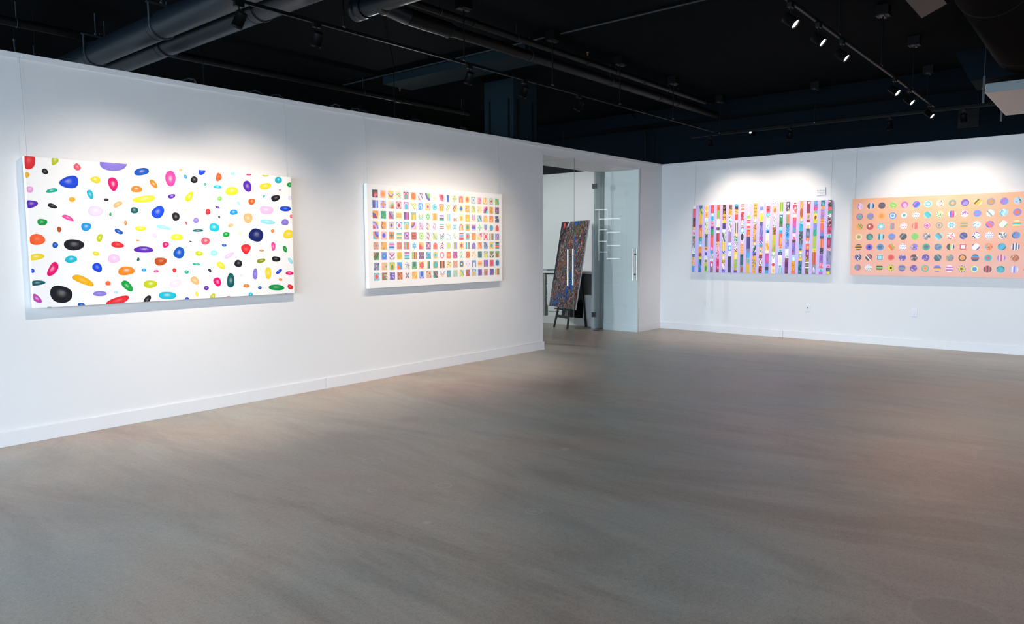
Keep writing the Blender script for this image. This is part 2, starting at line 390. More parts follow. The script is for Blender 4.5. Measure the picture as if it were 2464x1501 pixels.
def painting(label, loc, rotz, W, T, wires):
    t = thing('painting', label, 'painting', loc, (0, 0, rotz), None)
    A = Art(W, 1.168, T)
    t['_w'] = 0; del t['_w']
    return t, A
def add_wires(t, W, T, xs, hang):
    for x in xs:
        q = MB(); a = parent_matrix(t) @ Vector((x, -.016, hang)); b = parent_matrix(t) @ Vector((x, -T+.012, 1.168)); q.tube(a, b, .0016, M_wire, 6)
        q.build('hanging_wire', t)
ZB = 1.06
hang = H-.03-ZB
# --- painting 1: glossy pebbles scattered on white
PEB = '''r,30,1129,41,3,-3,-58,10 l,207,1152,25,2,-2,-33,50 k,132,1060,19,-14,-11,-17,10 q,363,1112,19,-20,-16,-18,10 V,640,1170,104,9,-4,-71,0 B2,864,1113,61,15,4,-30,0 Y,5,1024,21,2,-1,-19,0 b,296,988,71,9,0,-46,-35 y,493,1021,36,-4,-6,-27,-30 m,628,993,11,-55,-36,-12,20 o,960,1016,27,-33,-17,-15,10 o,816,963,45,-1,-4,-27,10 f,20,915,23,1,-1,-23,0 e,171,915,41,9,1,-15,-10 t,449,899,12,-36,-19,-9,20 y,872,882,93,16,2,-28,-20 Y,312,853,23,-1,-2,-18,0 k,569,862,17,-1,-2,-12,0 v,26,805,44,4,-1,-28,30 k,169,795,31,-10,-6,-17,10 a,657,828,35,19,8,-17,10 w,482,766,54,2,-2,-42,10 T,790,783,32,-4,-5,-25,10 b,988,776,38,45,36,-30,15 g,594,744,9,0,-1,-13,0 p,276,705,41,-20,-7,-14,20 g,92,668,35,-3,-3,-24,10 B,405,638,39,1,-2,-32,10 o,712,676,11,0,-1,-20,10 s,207,612,2,-22,-14,-3,10 y,832,630,46,-1,-2,-19,5 c,1029,643,61,-12,-4,-17,10 B2,654,602,32,-17,-8,-15,10 P,948,569,16,-14,-9,-11,10 l,502,549,13,31,19,-8,15 O,49,532,54,0,-2,-43,5 B2,172,489,20,-4,-4,-21,10 k,308,491,72,0,-2,-46,10 r,640,491,50,-8,-5,-25,20 o,803,529,15,-1,-1,-7,10 v,849,450,85,-4,-2,-26,0 y,37,398,56,7,1,-23,10 y,468,419,25,-7,-5,-17,10 t,280,376,43,3,0,-28,5 T,800,367,11,-2,-3,-15,10 P,604,376,50,-4,-3,-35,10 b,472,305,30,-27,-21,-27,15 b,0,291,18,-4,-4,-17,0 m,144,299,33,50,23,-19,-15 o,699,271,67,3,1,-37,10 B,843,275,21,-1,-1,-14,0 p,946,261,21,1,0,-12,0 T,35,196,53,2,0,-19,25 Y,361,202,75,-39,-11,-26,15 O,547,172,20,-1,-1,-18,0 g,700,142,38,-40,-21,-22,15 l,892,150,59,-2,-2,-33,10 k,194,99,76,-19,-14,-67,5 V,480,89,53,-3,-1,-20,0 c,606,94,15,-2,-1,-10,0 M,21,74,31,-31,-14,-18,20 r,616,21,96,25,7,-30,0 k,859,16,24,35,20,-15,10 B2,335,6,26,-4,-2,-17,0 e,106,-4,17,-1,-1,-9,0 p,1109,1071,2,-68,-46,-6,10 a,1204,1154,16,1,-1,-11,0 B,1244,1097,10,-17,-11,-7,10 b,1400,1159,34,3,-2,-35,30 k,1323,1075,25,-19,-20,-24,10 e,1425,1043,13,1,-1,-12,0 O,1560,1116,29,2,-2,-35,30 c,1698,1158,20,1,-1,-15,0 m,1864,1161,26,2,0,-9,0 l,2041,1163,36,3,0,-9,0 t,2183,1130,39,3,-1,-32,5 g,2311,1092,30,2,-1,-24,0 v,1845,1048,20,-49,-40,-17,10 t,1543,1025,40,-1,-2,-16,0 y,1684,994,64,4,-2,-38,5 y,2037,1060,65,10,2,-29,5 m,2196,1034,9,1,0,-7,0 v,1112,918,34,8,2,-18,5 l,1273,924,29,42,23,-14,25 k,2146,951,50,14,7,-27,20 e,2016,962,10,11,8,-5,0 w,1421,941,22,1,-1,-21,0 G,1560,919,22,1,-1,-20,0 w,2307,961,20,1,-1,-21,0 s2,1885,906,37,7,4,-27,10 c,1748,884,15,-13,-10,-9,10 v,1536,837,20,-7,-5,-10,10 j,1232,807,14,0,0,-8,0 r,1441,792,25,1,-1,-26,10 k,1141,740,1,-38,-32,-3,5 B,1693,797,40,5,1,-25,0 k,1547,749,3,-12,-9,-2,10 P,2041,829,70,-1,-4,-41,10 b,2252,850,62,2,-1,-26,0 q,2316,777,16,0,-1,-18,0 V,1324,712,26,1,-1,-25,0 a,1839,746,15,-42,-45,-16,10 r,1232,685,3,-13,-7,-2,0 c,2049,715,78,-6,-4,-23,10 V,2242,716,42,-2,-4,-30,0 t,1496,651,47,-7,-9,-39,5 a,1659,673,25,10,6,-15,10 T,1338,620,50,2,0,-12,0 j,1753,599,12,-10,-9,-9,10 g,1610,587,34,3,1,-24,10 n,1919,584,73,-24,-25,-57,0 y,2280,596,63,1,-2,-41,10 o,2100,627,16,12,11,-12,20 y,1143,557,56,-3,-3,-28,5 q,1405,525,42,-3,-4,-32,5 k,1264,521,11,-2,-2,-6,0 m,1040,492,30,5,3,-24,20 B2,1585,487,22,-3,-3,-14,0 r,1805,448,0,-47,-48,-1,35 p,2101,474,2,-41,-23,-1,10 g,2232,447,13,-32,-20,-7,10 B2,1156,421,28,44,40,-24,10 o,1972,434,26,-1,-1,-8,0 l,1340,412,34,-3,-3,-22,10 c,1483,414,35,-3,-3,-25,10 P,1631,390,46,24,10,-17,10 c,2290,329,22,-29,-15,-9,0 s,990,346,51,4,1,-36,15 k,1721,313,38,-10,-11,-32,5 l2,1962,335,44,10,5,-20,10 k,2129,349,46,-4,-4,-26,10 e,1309,315,37,-5,-2,-10,0 y,1546,298,36,-28,-18,-20,10 k,1435,254,10,-15,-11,-7,10 r,1107,264,0,-21,-17,0,10 e,1216,247,20,-1,-1,-16,0 y,2035,210,1,-57,-32,-1,10 V,1893,209,4,52,26,-2,10 b,2156,224,33,21,10,-12,10 m,2276,204,46,-4,-2,-18,0 a,1291,165,32,-29,-21,-23,15 w,1111,147,47,20,12,-30,10 m,1504,145,20,-37,-32,-16,15 T,1637,155,8,72,36,-4,10 w,1746,199,16,-1,-1,-13,0 o,1796,95,33,-3,-2,-17,0 v,1395,93,23,-1,-1,-21,0 o,2170,142,20,-3,-2,-11,0 B2,1938,71,20,-1,-1,-15,0 g2,2122,65,87,-7,-2,-29,0 r,2279,64,30,-14,-12,-21,0 t,1035,44,78,-7,-3,-32,0 y,1302,42,4,-22,-13,-2,10 b,1209,2,20,-1,-1,-16,0 l,1454,14,15,25,19,-11,20 s,1607,-5,25,-1,-1,-12,0 t,1838,10,23,-1,-1,-20,0 b,2227,-2,15,-1,0,-6,0'''
t1, A1 = painting('largest white canvas on the left wall, scattered with glossy multicoloured pebbles', (-10.155, 0, ZB), 0, 2.325, .065, 0)
A1.W = 2.325; A1.base(COL['w'])
rr_ = random.Random(4)
fr_rect = rect(0, 0, 2.325, 1.168)
HL = dict(k=.16, n=.16, b=.22, B2=.30, v=.30, T=.30, Y=.1, O=.1, r=.12, V=.2, s=.15, g2=.2, g=.3)
for it in PEB.split():
    q = it.split(','); q[0] = q[0].replace('w', 'i'); c = COL[q[0]]; cx, cy, ax, ay, bx, by, e = [float(v) for v in q[1:]]
    cx, cy, ax, ay, bx, by = [v/1000 for v in (cx, cy, ax, ay, bx, by)]; e /= 100
    if by > 0: bx, by = -bx, -by
    N = 26; pw = rr_.uniform(.80, .98)
    w1, w2 = rr_.uniform(-.05, .05), rr_.uniform(-.05, .05)
    dirs = []
    for k in range(N):
        t_ = 2*math.pi*k/N; x = math.cos(t_); y = math.sin(t_)
        x2 = math.copysign(abs(x)**pw, x); y2 = math.copysign(abs(y)**pw, y)*(1-e*x2)
        f_ = 1+w1*math.sin(2*t_+1)+w2*math.sin(3*t_)
        dirs.append((ax*x2*f_+bx*y2*f_, ay*x2*f_+by*y2*f_))
    white = (1, 1, 1)
    hlc = mixc(c, white, HL.get(q[0], .42)); edge = tuple(v*.80 for v in c)
    hx, hy = rr_.uniform(-.15, .1)*abs(ax), .22*abs(by)
    rings = [(1.0, edge), (.93, mixc(edge, c, .55)), (.80, c), (.55, c), (.42, mixc(c, hlc, .12)), (.27, mixc(c, hlc, .45)), (.13, mixc(c, hlc, .85)), (.001, hlc)]
    pts = []
    for s_, cc in rings:
        o = (1-s_); pts.append([(cx+hx*o+dx*s_, cy+hy*o+dy*s_) for dx, dy in dirs])
    crosses = any(not (0 <= u <= 2.325 and 0 <= v <= 1.168) for u, v in pts[0])
    y = -.065-.0004
    for i in range(len(rings)-1):
        ca_, cb_ = rings[i][1], rings[i+1][1]
        for k in range(N):
            P = [pts[i][k], pts[i][(k+1) % N], pts[i+1][(k+1) % N], pts[i+1][k]]
            if not crosses: A1.face([(u, y, v) for u, v in P], [ca_, ca_, cb_, cb_])
            else:
                PP = P if sum((P[j][0]*P[(j+1) % 4][1]-P[(j+1) % 4][0]*P[j][1]) for j in range(4)) > 0 else P[::-1]
                P2 = clip(PP, fr_rect)
                if len(P2) >= 3: A1.face([(u, y, v) for u, v in P2], [mixc(ca_, cb_, .5)]*len(P2))
                P3 = clip(PP, rect(-.05, 0, 0, 1.168))      # wraps round the left edge
                if len(P3) >= 3: A1.face([(-.0004, -.065-u, v) for u, v in P3], [mixc(ca_, cb_, .5)]*len(P3))
A1.build(t1, M_art); add_wires(t1, 2.325, .065, (.02, 2.305), hang)

# --- painting 2: 19 x 9 little pictures
P2 = '''FkqR CPaYo VyPv Njcz UkPme XYOo Dwrb QwvG Fwj QPqR SwbnBj XjtY UaqpY CjYO CePwt NPqr UYjwY CPGwm DGYB
SbnVc XLvYo QjPGr CqPOk UMPt DwYyl NBcw CayPm Cwtct UrjOY DwPGl DyPvq CjyBb NYoac Dyct NjYaw QPmnt WYos Nuvtq
QoYvR Nget Drctb HjYaYj SZvMp UtYoy VwYtG XwGc SaYoY HwVPTe SwGPtc Nwas FjYY FYyY UjwMP Dczk UPYy FoaO NnTj
QyVLm Wakoo XLyv CBwPm UtcY QaPvo NPzq WwboY WwMM HwtwrwTw VjYa Xwtc UjRPy CaYeg HPMvB XwGc UwPMt CjtB UwrOr
QtobV CaPVb XotgR HwtyjtY XMVPv XRmYx CjGwG WwYbr Dyjct Vwvgt Nwtc Nwjz HmwtPmr Cctor FoYo QyjPm Crwqr SgPoz WVzPu
XaVYz NYza HcpLb Raqzo Smwgo XwcBc Qyaqr Xvaqw Uwmoq Nwrb Cjcy SwtybY XjYqR Sztwe UwVvV Dasro DtPvM CYyt Hktro
Dgrxk CVBbt VPvwz CyYl HMPtce SGyuYm Xvokt NtVPb CjYct CwqPw RaOoa DmMvV WwGe CYros Dwya NTte UzwGy Vgrwk UgGs
NzPb NacY UGyYg QtBO Nwzz UgGeT Xyqmo SwYgb Caet Sksos NjYz Czaqa CyBnj XwLw UBzVw Hjaoaj SvMVv ROqm CcBTb
Ctcqr Nsgew NvVL WsRYo Xwrt DYoay UVLtb NaPk DTeq VwVY WtTqe DcYl DycB NsqmB UBcjY RVbRv UYVas DvRb Sgyrs'''
t2, A2 = painting('white canvas with a grid of tiny colourful pictures, second painting on the left wall', (-6.865, 0, ZB), 0, 2.29, .065, 0)
A2.W = 2.29; A2.base(COL['w']); r = random.Random(7)
for j, row in enumerate(P2.split('\n')):
    for i, s_ in enumerate(row.split()):
        # column pitch and row pitch read off the canvas
        u = .072+i*.1156; v = 1.168-.062-(j+1)*.1168+.030
        motif(A2, s_[0], s_[1:], u, v, .079, .086, rect(u, v, u+.079, v+.086), r, 0, .14)
A2.build(t2, M_art); add_wires(t2, 2.29, .065, (.02, 2.27), hang)

# --- painting 3: patterned strips on lilac
P3 = '''1Fw 3Wqm 1Fnk 2Wxu 1Fay 2FPq 1FgT 1FOz 2NzVw 2Nwc 1FTB 3Naow 2FBV
1DTB 2DlyT 3SYyo 1Dvo 3Foa 1Fgt 1FtL 1Fcw 2FoY 1Dsk 1Fly 3QdBT 1STB
2Cjya 2Cayo 1Fwc 3Njtz 1Fyc 1Dkz 3Szd 1FYs 2FLb 1Nwc 1Rwsg 3Flg
3Frq 1Fcw 2CctB 2XOPv 1Dvd 2Fge 1DsO 3DqO 2FpP 1NBt 2DcO 1Fwc 2Fmw 2Nzks
2FOs 3SGOG 1Fw 2Fwj 1DnTr 1Fw 3Srxr 2Nakw 1FPa 3NPum 4NmPqu 1Nux
3NkZY 1CkY 1FsY 1FyY 2Hnvn 1Dwc 3DTwj 3SYyj 1Dbw 2Fyw 1NYk 2DwrP 1FbV
2NTOY 2NYoe 2Nwk 1Ntw 3DwrT 1NzV 3DzVp 1Fw 2CBtw 2Nwc 4Fkn 2Fnk
1DtT 1Fkn 2NYwk 2DrO 1FPw 4SwkY 1Fyw 2NgPw 3Nwzk 1DRw 3Fyj 4NlYt 1Fvu
1Hakw 2HawO 3Nrwd 2NwBr 1HwrP 2Ctcw 3Cwk 1FPw 4TaO 1FTn 3DTd 3Fzs
4NPwct 1FGl 2HwrPr 2HwrO 1FOo 1FOa 4Wnvd 1FBr 2FBt 2NtYy 3FYl
4TYk 1NwkY 1Nwk 3Naskz 2NYdb 1FYw 2DnwG 1FbkY 4NYdB 1FYo
1Nwcj 1FVB 1NwMV 2Fyl 1SVn 3DVd 1SvM 1Dvw 1Ntzr 2CaYwt 1Fxu 2Cwxw 2Nxok
1Fw 2Hrqx 1Ftc 1Nwky 3Nwct 1FBn 2Fwj 1FjP 2DYjo 1Fjw 3FMp 1FVB 1Fkn 1FBt
1Nwv 2FaO 1FPw 3Nwkz 2NsGk 3TlY 2NlBr 2VwGz 1Fw 1Cwr 2Fja
3Slgl 1Fw 1FTc 3NgxT 1NcPw 1FtB 4FOa 1FaO 1FcB 1FnV 3Fwj 1Fwe 2Swtc
3Nnyw 1Fw 3Seos 1FTt 4NBTc 3NVzc 2Fw 1Nwk 4NuvZ 1Fuk
1Fwr 3Nrw 1Fw 1FrO 2FMp 2CVMte 1FPw 1FPm 1DkR 4NVRBm 2Fcw 3NYOR 1FOo
2DYVo 3CYs 1FYw 1Ntw 2NtB 4NdTY 1DBz 1CYBd 1Fyw 1Fty 1FYy 4NTdt
1Fxw 3Fxu 2Faz 1Rqx 1Fw 1Sja 3Fdz 1FOa 1Swv 2FOa 2Fvo 2Nxl 2HwxGx 2Nxg
1NtV 1NVT 1Fmp 1NtY 2Fyx 1Fly 2NVt 2Deg 4TlG 1Fyl 4SsOs 3FzLw
2FTt 1FYo 1NVY 2NVpY 2HOY 2FqO 1NqV 1FVB 1Dnd 3SYOm 2NndY 3NVpn 2NqP 1Fct 1FMV
2Nkwo 1Nqr 1Fge 1Nwk 3Nxkw 2Fmx 1Fce 3Cuxm 1Nqw 3DzdV 1FVz 1FPp 1Fnd 1Fly'''
t3, A3 = painting('lilac canvas with vertical strips of busy patterns, nearest the corner on the right wall', (0, -.655, ZB), R(-90), 2.345, .055, 0)
A3.W = 2.345; A3.base(COL['E'], COL['L']); r = random.Random(11)
rows = P3.split('\n')
U3 = [.012+i*(2.345-.064)/21 for i in range(22)]
for u, row in zip(U3, rows):
    tk = row.split(); tot = sum(int(s_[0]) for s_ in tk); v = 1.168; ww = .056
    if u < .02: u = 0; ww = .045
    for s_ in tk:
        h_ = 1.168*int(s_[0])/tot; v -= h_
        motif(A3, s_[1], s_[2:], u, v, ww, h_, rect(u, v, u+ww, v+h_), r, 0, .06)
        if len(s_) > 4: motif(A3, 'N', s_[2]+s_[4:]+s_[3], u, v+h_*.3, ww, h_*.4, rect(u, v+h_*.3, u+ww, v+h_*.7), r, 5) if s_[1] == 'N' else None
A3.build(t3, M_art); add_wires(t3, 2.345, .055, (.02, 2.325), hang)

# --- painting 4: patterned discs on peach
P4 = '''WPMw SkdwB FZZ NGjl FMf DbBM Cwctw NwkYr Czeqa FvV DYjk CVzo DVBM NcPz NVcw FqP
CzMVGe HzVz CYYo CbBwB CePwe TwkA Dtce NjeT SwbMrw NwMv HVBV Dwcwz WcBw CBVO NlYe FMV
DYxgo FRrj XBcw Satqz TwmA Sqaq CwqPp Cazaz XwctP HYzYz NwBc DqbV DwGw HjYt SbcV NPzq
CcjYz FTe ScTc HVBVz DkZz FGG Nzkwq Dtcs NwRq NnbV Nwzb TwbA Nwzk WBnr CYqe HVr
HkYkYk Xmb CTBd DOyG Twbr NVwob CTed NeMb Snklw Rwrw Dwvw Nosc DtTB Swnwnwn TGl DBv
WnVw Dknqw Rwzc CfOr NvzP Nkwr NvPn DTnz Nzsl CskYo HnBsn Cctem SVPrPV Wsao CjVr NrY
SgzVr TwkA HYkGk Xgy Hzvz NvzqP CetYo HVboy HwMwMw Xby CGjB Skrkr NtTe SLwV HqY CTe'''
t4, A4 = painting('peach canvas with rows of small patterned discs, at the right edge of the photo', (0, -3.305, ZB), R(-90), 2.5, .055, 0)
A4.W = 2.5
pc1, pc2 = lin('fbb88e'), lin('fabaa8')
A4.base(pc1, lin('e8a888'))
# brushed background: warmer at the top, pinker towards the foot (the pigment itself)
r = random.Random(21)
for i in range(12):
    for j in range(8):
        u, v = 2.5*i/12, 1.168*j/8
        cf = lambda a, b: mixc(mixc(pc2, pc1, min(1, max(0, b/8*1.3-.1))), (.98, .62, .50), .5*max(0, math.sin(a*1.3)*math.sin(b*1.9+a)))
        A4.face([(u, -.0552, v), (u+2.5/12, -.0552, v), (u+2.5/12, -.0552, v+1.168/8), (u, -.0552, v+1.168/8)], [cf(i, j), cf(i+1, j), cf(i+1, j+1), cf(i, j+1)])
for j, row in enumerate(P4.split('\n')):
    for i, s_ in enumerate(row.split()):
        cx, cy = .110+i*.1535, 1.168-.117-j*.1555; q = .049
        s_ = s_.replace('A', '')
        motif(A4, s_[0], s_[1:], cx-q, cy-q, 2*q, 2*q, ell(cx, cy, q, q, 24), r, 1, .10)
A4.build(t4, M_art); add_wires(t4, 2.5, .055, (.03, 2.47), hang)

# ------------------------------------------------------------------ glass doors in the recess
def frame_from(h, e):   # local frame for a leaf hinged at h, free edge toward e
    h, e = Vector((*h, 0)), Vector((*e, 0)); t = (e-h).normalized(); return h, t, Vector((-t.y, t.x, 0))
def leaf(name, h, e, Wd, handle_at, side):
    hp, t, n = frame_from(h, e); root = tag(empty(name, hp), kind='structure')
    def P(a, b, z): return hp+t*a+n*b+Vector((0, 0, z))
    z0, z1, th = .012, 2.842, .006
    q = MB(); V = [P(a, b, z) for a in (.012, Wd) for b in (-th, th) for z in (z0, z1)]
    fs = [(0, 1, 3, 2), (4, 6, 7, 5), (0, 4, 5, 1), (2, 3, 7, 6), (0, 2, 6, 4), (1, 5, 7, 3)]
    for i, f in enumerate(fs): q.add([V[k] for k in f], [(0, 1, 2, 3)], M_glass if i in (2, 3) else M_gedge)
    q.build('glass_pane', root)
    for b in (-1, 1):
        g_ = MB(); g_.tube(P(handle_at, b*.082, .93), P(handle_at, b*.082, 1.48), .0145, M_steel, 14)
        for z in (1.03, 1.38): g_.tube(P(handle_at, b*.007, z), P(handle_at, b*.082, z), .008, M_steel, 10).tube(P(handle_at, b*.007, z), P(handle_at, b*.014, z), .016, M_dsteel, 12)
        g_.build('pull_handle', root)
    for z in (.29, 2.59):
        g_ = MB(); g_.hexa([P(a, b, z-.045) for a, b in ((-.035, -.016), (.05, -.016), (.05, .016), (-.035, .016))]+[P(a, b, z+.045) for a, b in ((-.035, -.016), (.05, -.016), (.05, .016), (-.035, .016))], M_dsteel)
        g_.build('hinge', root, bevel=.003)
    g_ = MB(); g_.hexa([P(a, b, 0) for a, b in ((0, -.02), (.11, -.02), (.11, .02), (0, .02))]+[P(a, b, .011) for a, b in ((0, -.02), (.11, -.02), (.11, .02), (0, .02))], M_dsteel).build('floor_pivot', root)
    return root
leaf('door_1', (-3.112, .757), (-2.988, -.15), .91, .845, 1)
leaf('door_2', (-1.085, .757), (-.972, -.11), .875, .79, 1)
for i, (xa, xb) in enumerate(((XL+.003, -3.125), (-1.07, -.80))):
    sl = tag(empty('window_%d' % (6+i), ((xa+xb)/2, .765, 0)), kind='structure')
    MB().box(xa, .751, .012, xb, .763, OH-.004, M_glass, M_gedge, 1).build('glass_pane', sl)
    xc = xb-.06 if i else xa+.02
    MB().box(xc, .742, 0, xc+.055, .772, .012, M_dsteel).build('floor_clamp', sl)

# ------------------------------------------------------------------ easel and its picture
yaw, lean = 1.108, .170
bdir = Vector((math.cos(yaw), math.sin(yaw), 0)); back = Vector((math.sin(yaw), -math.cos(yaw), 0))
fl, frr, rear = Vector((-1.078, 1.655, 0)), Vector((-1.265, 1.212, 0)), Vector((-.651, 1.215, 0))
mid = (fl+frr)/2
es = thing('easel', 'charcoal wooden easel standing on three legs behind the open glass doors', 'easel', mid)
apex = mid+back*(1.75*math.tan(lean)+.02)+Vector((0, 0, 1.75))
def onleg(foot, z, tp):
    return foot+(tp-foot)*(z/1.75)
lt_, rt_ = apex+bdir*.05, apex-bdir*.05
for f_, tp in ((fl, lt_), (frr, rt_)):
    MB().bar(f_, tp, .022, .042, M_easel, back).build('front_leg', es)
MB().bar(rear, apex+back*.035-Vector((0, 0, .05)), .022, .040, M_easel, bdir).build('rear_leg', es)
for nm, z, hh in (('crossbar', .22, .05),):
    a, b = onleg(fl, z, lt_), onleg(frr, z, rt_); MB().bar(a, b, .02, hh, M_easel, back).build(nm, es)
a, b = onleg(fl, .36, lt_)+bdir*.02, onleg(frr, .36, rt_)-bdir*.02
MB().bar(a-back*.035, b-back*.035, .075, .022, M_easel, back).build('ledge', es)
mu = mid+back*(.2*math.tan(lean)+.012)+Vector((0, 0, .2))
MB().bar(mu, apex+Vector((0, 0, .05)), .018, .09, M_easel, back).build('mast', es)
# picture
PW, PH = 1.05, 1.63
bl = Vector((-1.127, 1.421, .384))+bdir*PW/2-back*.016
pic = thing('painting', 'tall dark busy abstract painting with a red balloon shape, leaning on the easel', 'painting', bl, (0, 0, 0))
ex, ez = -bdir, Vector((0, 0, 1))*math.cos(lean)+back*math.sin(lean); ey = ez.cross(ex)
mm_ = Matrix((ex, ey, ez)).transposed(); pic.rotation_euler = mm_.to_euler()
A5 = Art(PW, PH, .002, -.022); A5.base(lin('2a2632'), lin('d8d8dc')); r = random.Random(5)
F5 = rect(0, 0, PW, PH)
darks = [lin(c) for c in ('6a5050', '465066', '7a5648', '446074', '6a6060', '8a6450')]
mids = [lin(c) for c in ('a85a38', '6a4a40', 'b06a48', '4a6a78', '2f7a88', '8a3c40', '6a6a78', 'd08a60', '4a8a78', '9a7a68', 'e0704a', '50a0c0', 'b0a098')]
brt = [lin(c) for c in ('e8e0d8', '50b0d0', 'f07040', 'f8c8b0', '30a090', 'd83060', '2070c8', 'f0a060')]
for k in range(4200):
    u, v = r.uniform(0, PW), r.uniform(0, PH); uu, vv = u/PW, v/PH
    edge_dark = (uu < .34-.0*vv and vv > .72 and uu+ (1-vv)*.9 < .42) or (uu < .09 and vv > .3)
    if edge_dark and r.random() < .9: continue
    big = r.random()
    if big < .35: c = r.choice(darks); L_, w2 = r.uniform(.03, .07), r.uniform(.010, .022); ly = 0
    elif big < .74: c = r.choice(mids); L_, w2 = r.uniform(.010, .036), r.uniform(.004, .011); ly = 2+r.randint(0, 2)
    else: c = r.choice(brt); L_, w2 = r.uniform(.006, .020), r.uniform(.003, .007); ly = 5+r.randint(0, 1)
    if .45 < uu < .85 and vv > .84 and r.random() < .5: c = lin(r.choice(('5a6a38', 'a87a40', '2c6a48')))
    A5.poly(ell(u, v, L_, w2, 7, math.pi/2+r.uniform(-1.0, 1.0)), c, ly, F5)
bl_c = [lin(c) for c in ('0f5ab8', '1868c8', '2a80c8', '0c4aa0')]
for (u, v, a, b, n_) in ((.70, .52, .045, .20, 26), (.66, .36, .05, .10, 20), (.58, .16, .09, .10, 20), (.30, .07, .10, .07, 16), (.75, .27, .07, .08, 14), (.15, .03, .06, .03, 8), (.62, .97, .10, .02, 8), (.62, .72, .03, .1, 8)):
    for k in range(n_): A5.poly(ell((u+r.gauss(0, a*.5))*PW, (v+r.gauss(0, b*.5))*PH, r.uniform(.02, .055), r.uniform(.008, .02), 8, math.pi/2+r.uniform(-.4, .4)), r.choice(bl_c), 7+r.randint(0, 2), F5)
A5.poly(ell(.135*PW, .955*PH, .045, .062, 16), lin('e03838'), 8, F5); A5.poly(ell(.13*PW, .965*PH, .02, .03, 10), lin('f87060'), 9, F5)
A5.poly(ell(.29*PW, .965*PH, .075, .028, 12, 1.0), lin('c8ccd8'), 8, F5)
A5.poly(ell(.07*PW, .955*PH, .03, .05, 10), lin('2a2632'), 7, F5)
A5.build(pic, M_artg, 'panel')

# ------------------------------------------------------------------ open cabinet in the back room
cb = thing('storage_cabinet', 'low white open cabinet against the far wall behind the easel', 'cabinet', (-.3, 2.1, 0))
CXF = -.58
MB().box(CXF+.02, 1.02, 0, -.005, 3.4, .148, M_cab).build('plinth', cb)
MB().box(CXF-.015, 1.015, 1.0, -.002, 3.42, 1.045, M_cab).build('worktop', cb, bevel=.004)
MB().box(-.03, 1.02, .149, -.006, 3.4, .999, M_cabin).build('back_panel', cb)
for y in (1.04, 1.70, 2.275, 3.38): MB().box(CXF+.005, y-.018, .149, -.031, y+.018, .999, M_cabin).build('divider', cb)
def trapbox(x0, x1, y0, y1, z0, z1, tp, m):
    return MB().hexa([(x0, y0+tp, z0), (x1, y0+tp, z0), (x1, y1-tp, z0), (x0, y1-tp, z0), (x0, y0, z1), (x1, y0, z1), (x1, y1, z1), (x0, y1, z1)], m)
z = .356
for k, lb in enumerate(('white tapered storage bin at the bottom of the cabinet stack', 'white tapered storage bin in the middle of the cabinet stack', 'white tapered storage bin at the top of the cabinet stack')):
    o = trapbox(-.55, -.15, 1.80, 2.235, z, z+.205, .022, M_paper).build('storage_bin'); tag(o, lb, 'bin', 'white bins stacked in the cabinet'); z += .2055
for k, (za, zb, lb) in enumerate(((.1495, .235, 'lowest white paper stack on the cabinet floor, under the bins'), (.245, .350, 'upper white paper stack directly beneath the tapered bins'))):
    tag(MB().box(-.55, 1.82, za, -.18, 2.20, zb, M_paper).build('paper_stack'), lb, 'paper stack', 'paper stacks in the cabinet')
tag(MB().box(-.54, 1.83, .2355, -.19, 2.19, .2445, M_blk).build('black_folder'), 'thin black folder between the two white paper stacks', 'folder')
tag(MB().box(-.56, 1.38, .1495, -.2, 1.66, .46, M_blk).build('black_case', bevel=.01), 'black case on the cabinet floor behind the easel legs', 'case')
tag(MB().box(-.575, 1.065, .1495, -.25, 1.345, .60, M_paper).build('white_carton', bevel=.006), 'plain white carton in the right bay of the cabinet', 'carton')
tag(MB().hexa([(-.52, 2.24, 1.0455), (-.25, 2.24, 1.0455), (-.25, 2.62, 1.0455), (-.52, 2.62, 1.0455), (-.51, 2.25, 1.068), (-.26, 2.25, 1.068), (-.26, 2.61, 1.068), (-.51, 2.61, 1.068)], M_slot).build('desk_tray'), 'flat grey tray lying on top of the white cabinet', 'tray')
rk = thing('shelving_rack', 'tall white shelving rack in the back room, mirrored in the glass door', 'shelf', (-5.2, 1.7, 0))
M_led = mat('led_strip_glow', (1, 1, 1), .4, emis=(.95, 1, 1), estr=5.0); M_led2 = mat('led_strip_dim', (1, 1, 1), .4, emis=(.95, 1, 1), estr=3.0)
for y in (1.43, 1.75, 1.95, 2.30):
    for x in (-5.0, -5.3): MB().box(x-.012, y-.009, 0, x+.012, y+.009, 2.46, M_frame).build('upright', rk)
for y in (1.75, 1.95): MB().box(-4.988, y-.007, 1.2, -4.982, y+.007, 2.38, M_led2).build('light_strip', rk)
for y0, y1, zs in ((1.43, 1.75, (.62, .93, 1.24, 1.54, 1.85, 2.16)), (1.75, 1.95, (.6, .9, 1.13, 1.39, 1.64, 1.91, 2.16)), (1.75, 2.30, (2.38,))):
    for z in zs:
        MB().box(-5.31, y0, z-.014, -4.99, y1, z+.014, M_frame).build('shelf_board', rk)
        if z > 1.2: MB().box(-4.9895, y0+.01, z-.009, -4.983, y1-.01, z+.009, M_led).build('light_strip', rk)
MB().box(-5.325, 1.42, .1, -5.3125, 2.31, 2.44, M_slot).build('back_panel', rk)
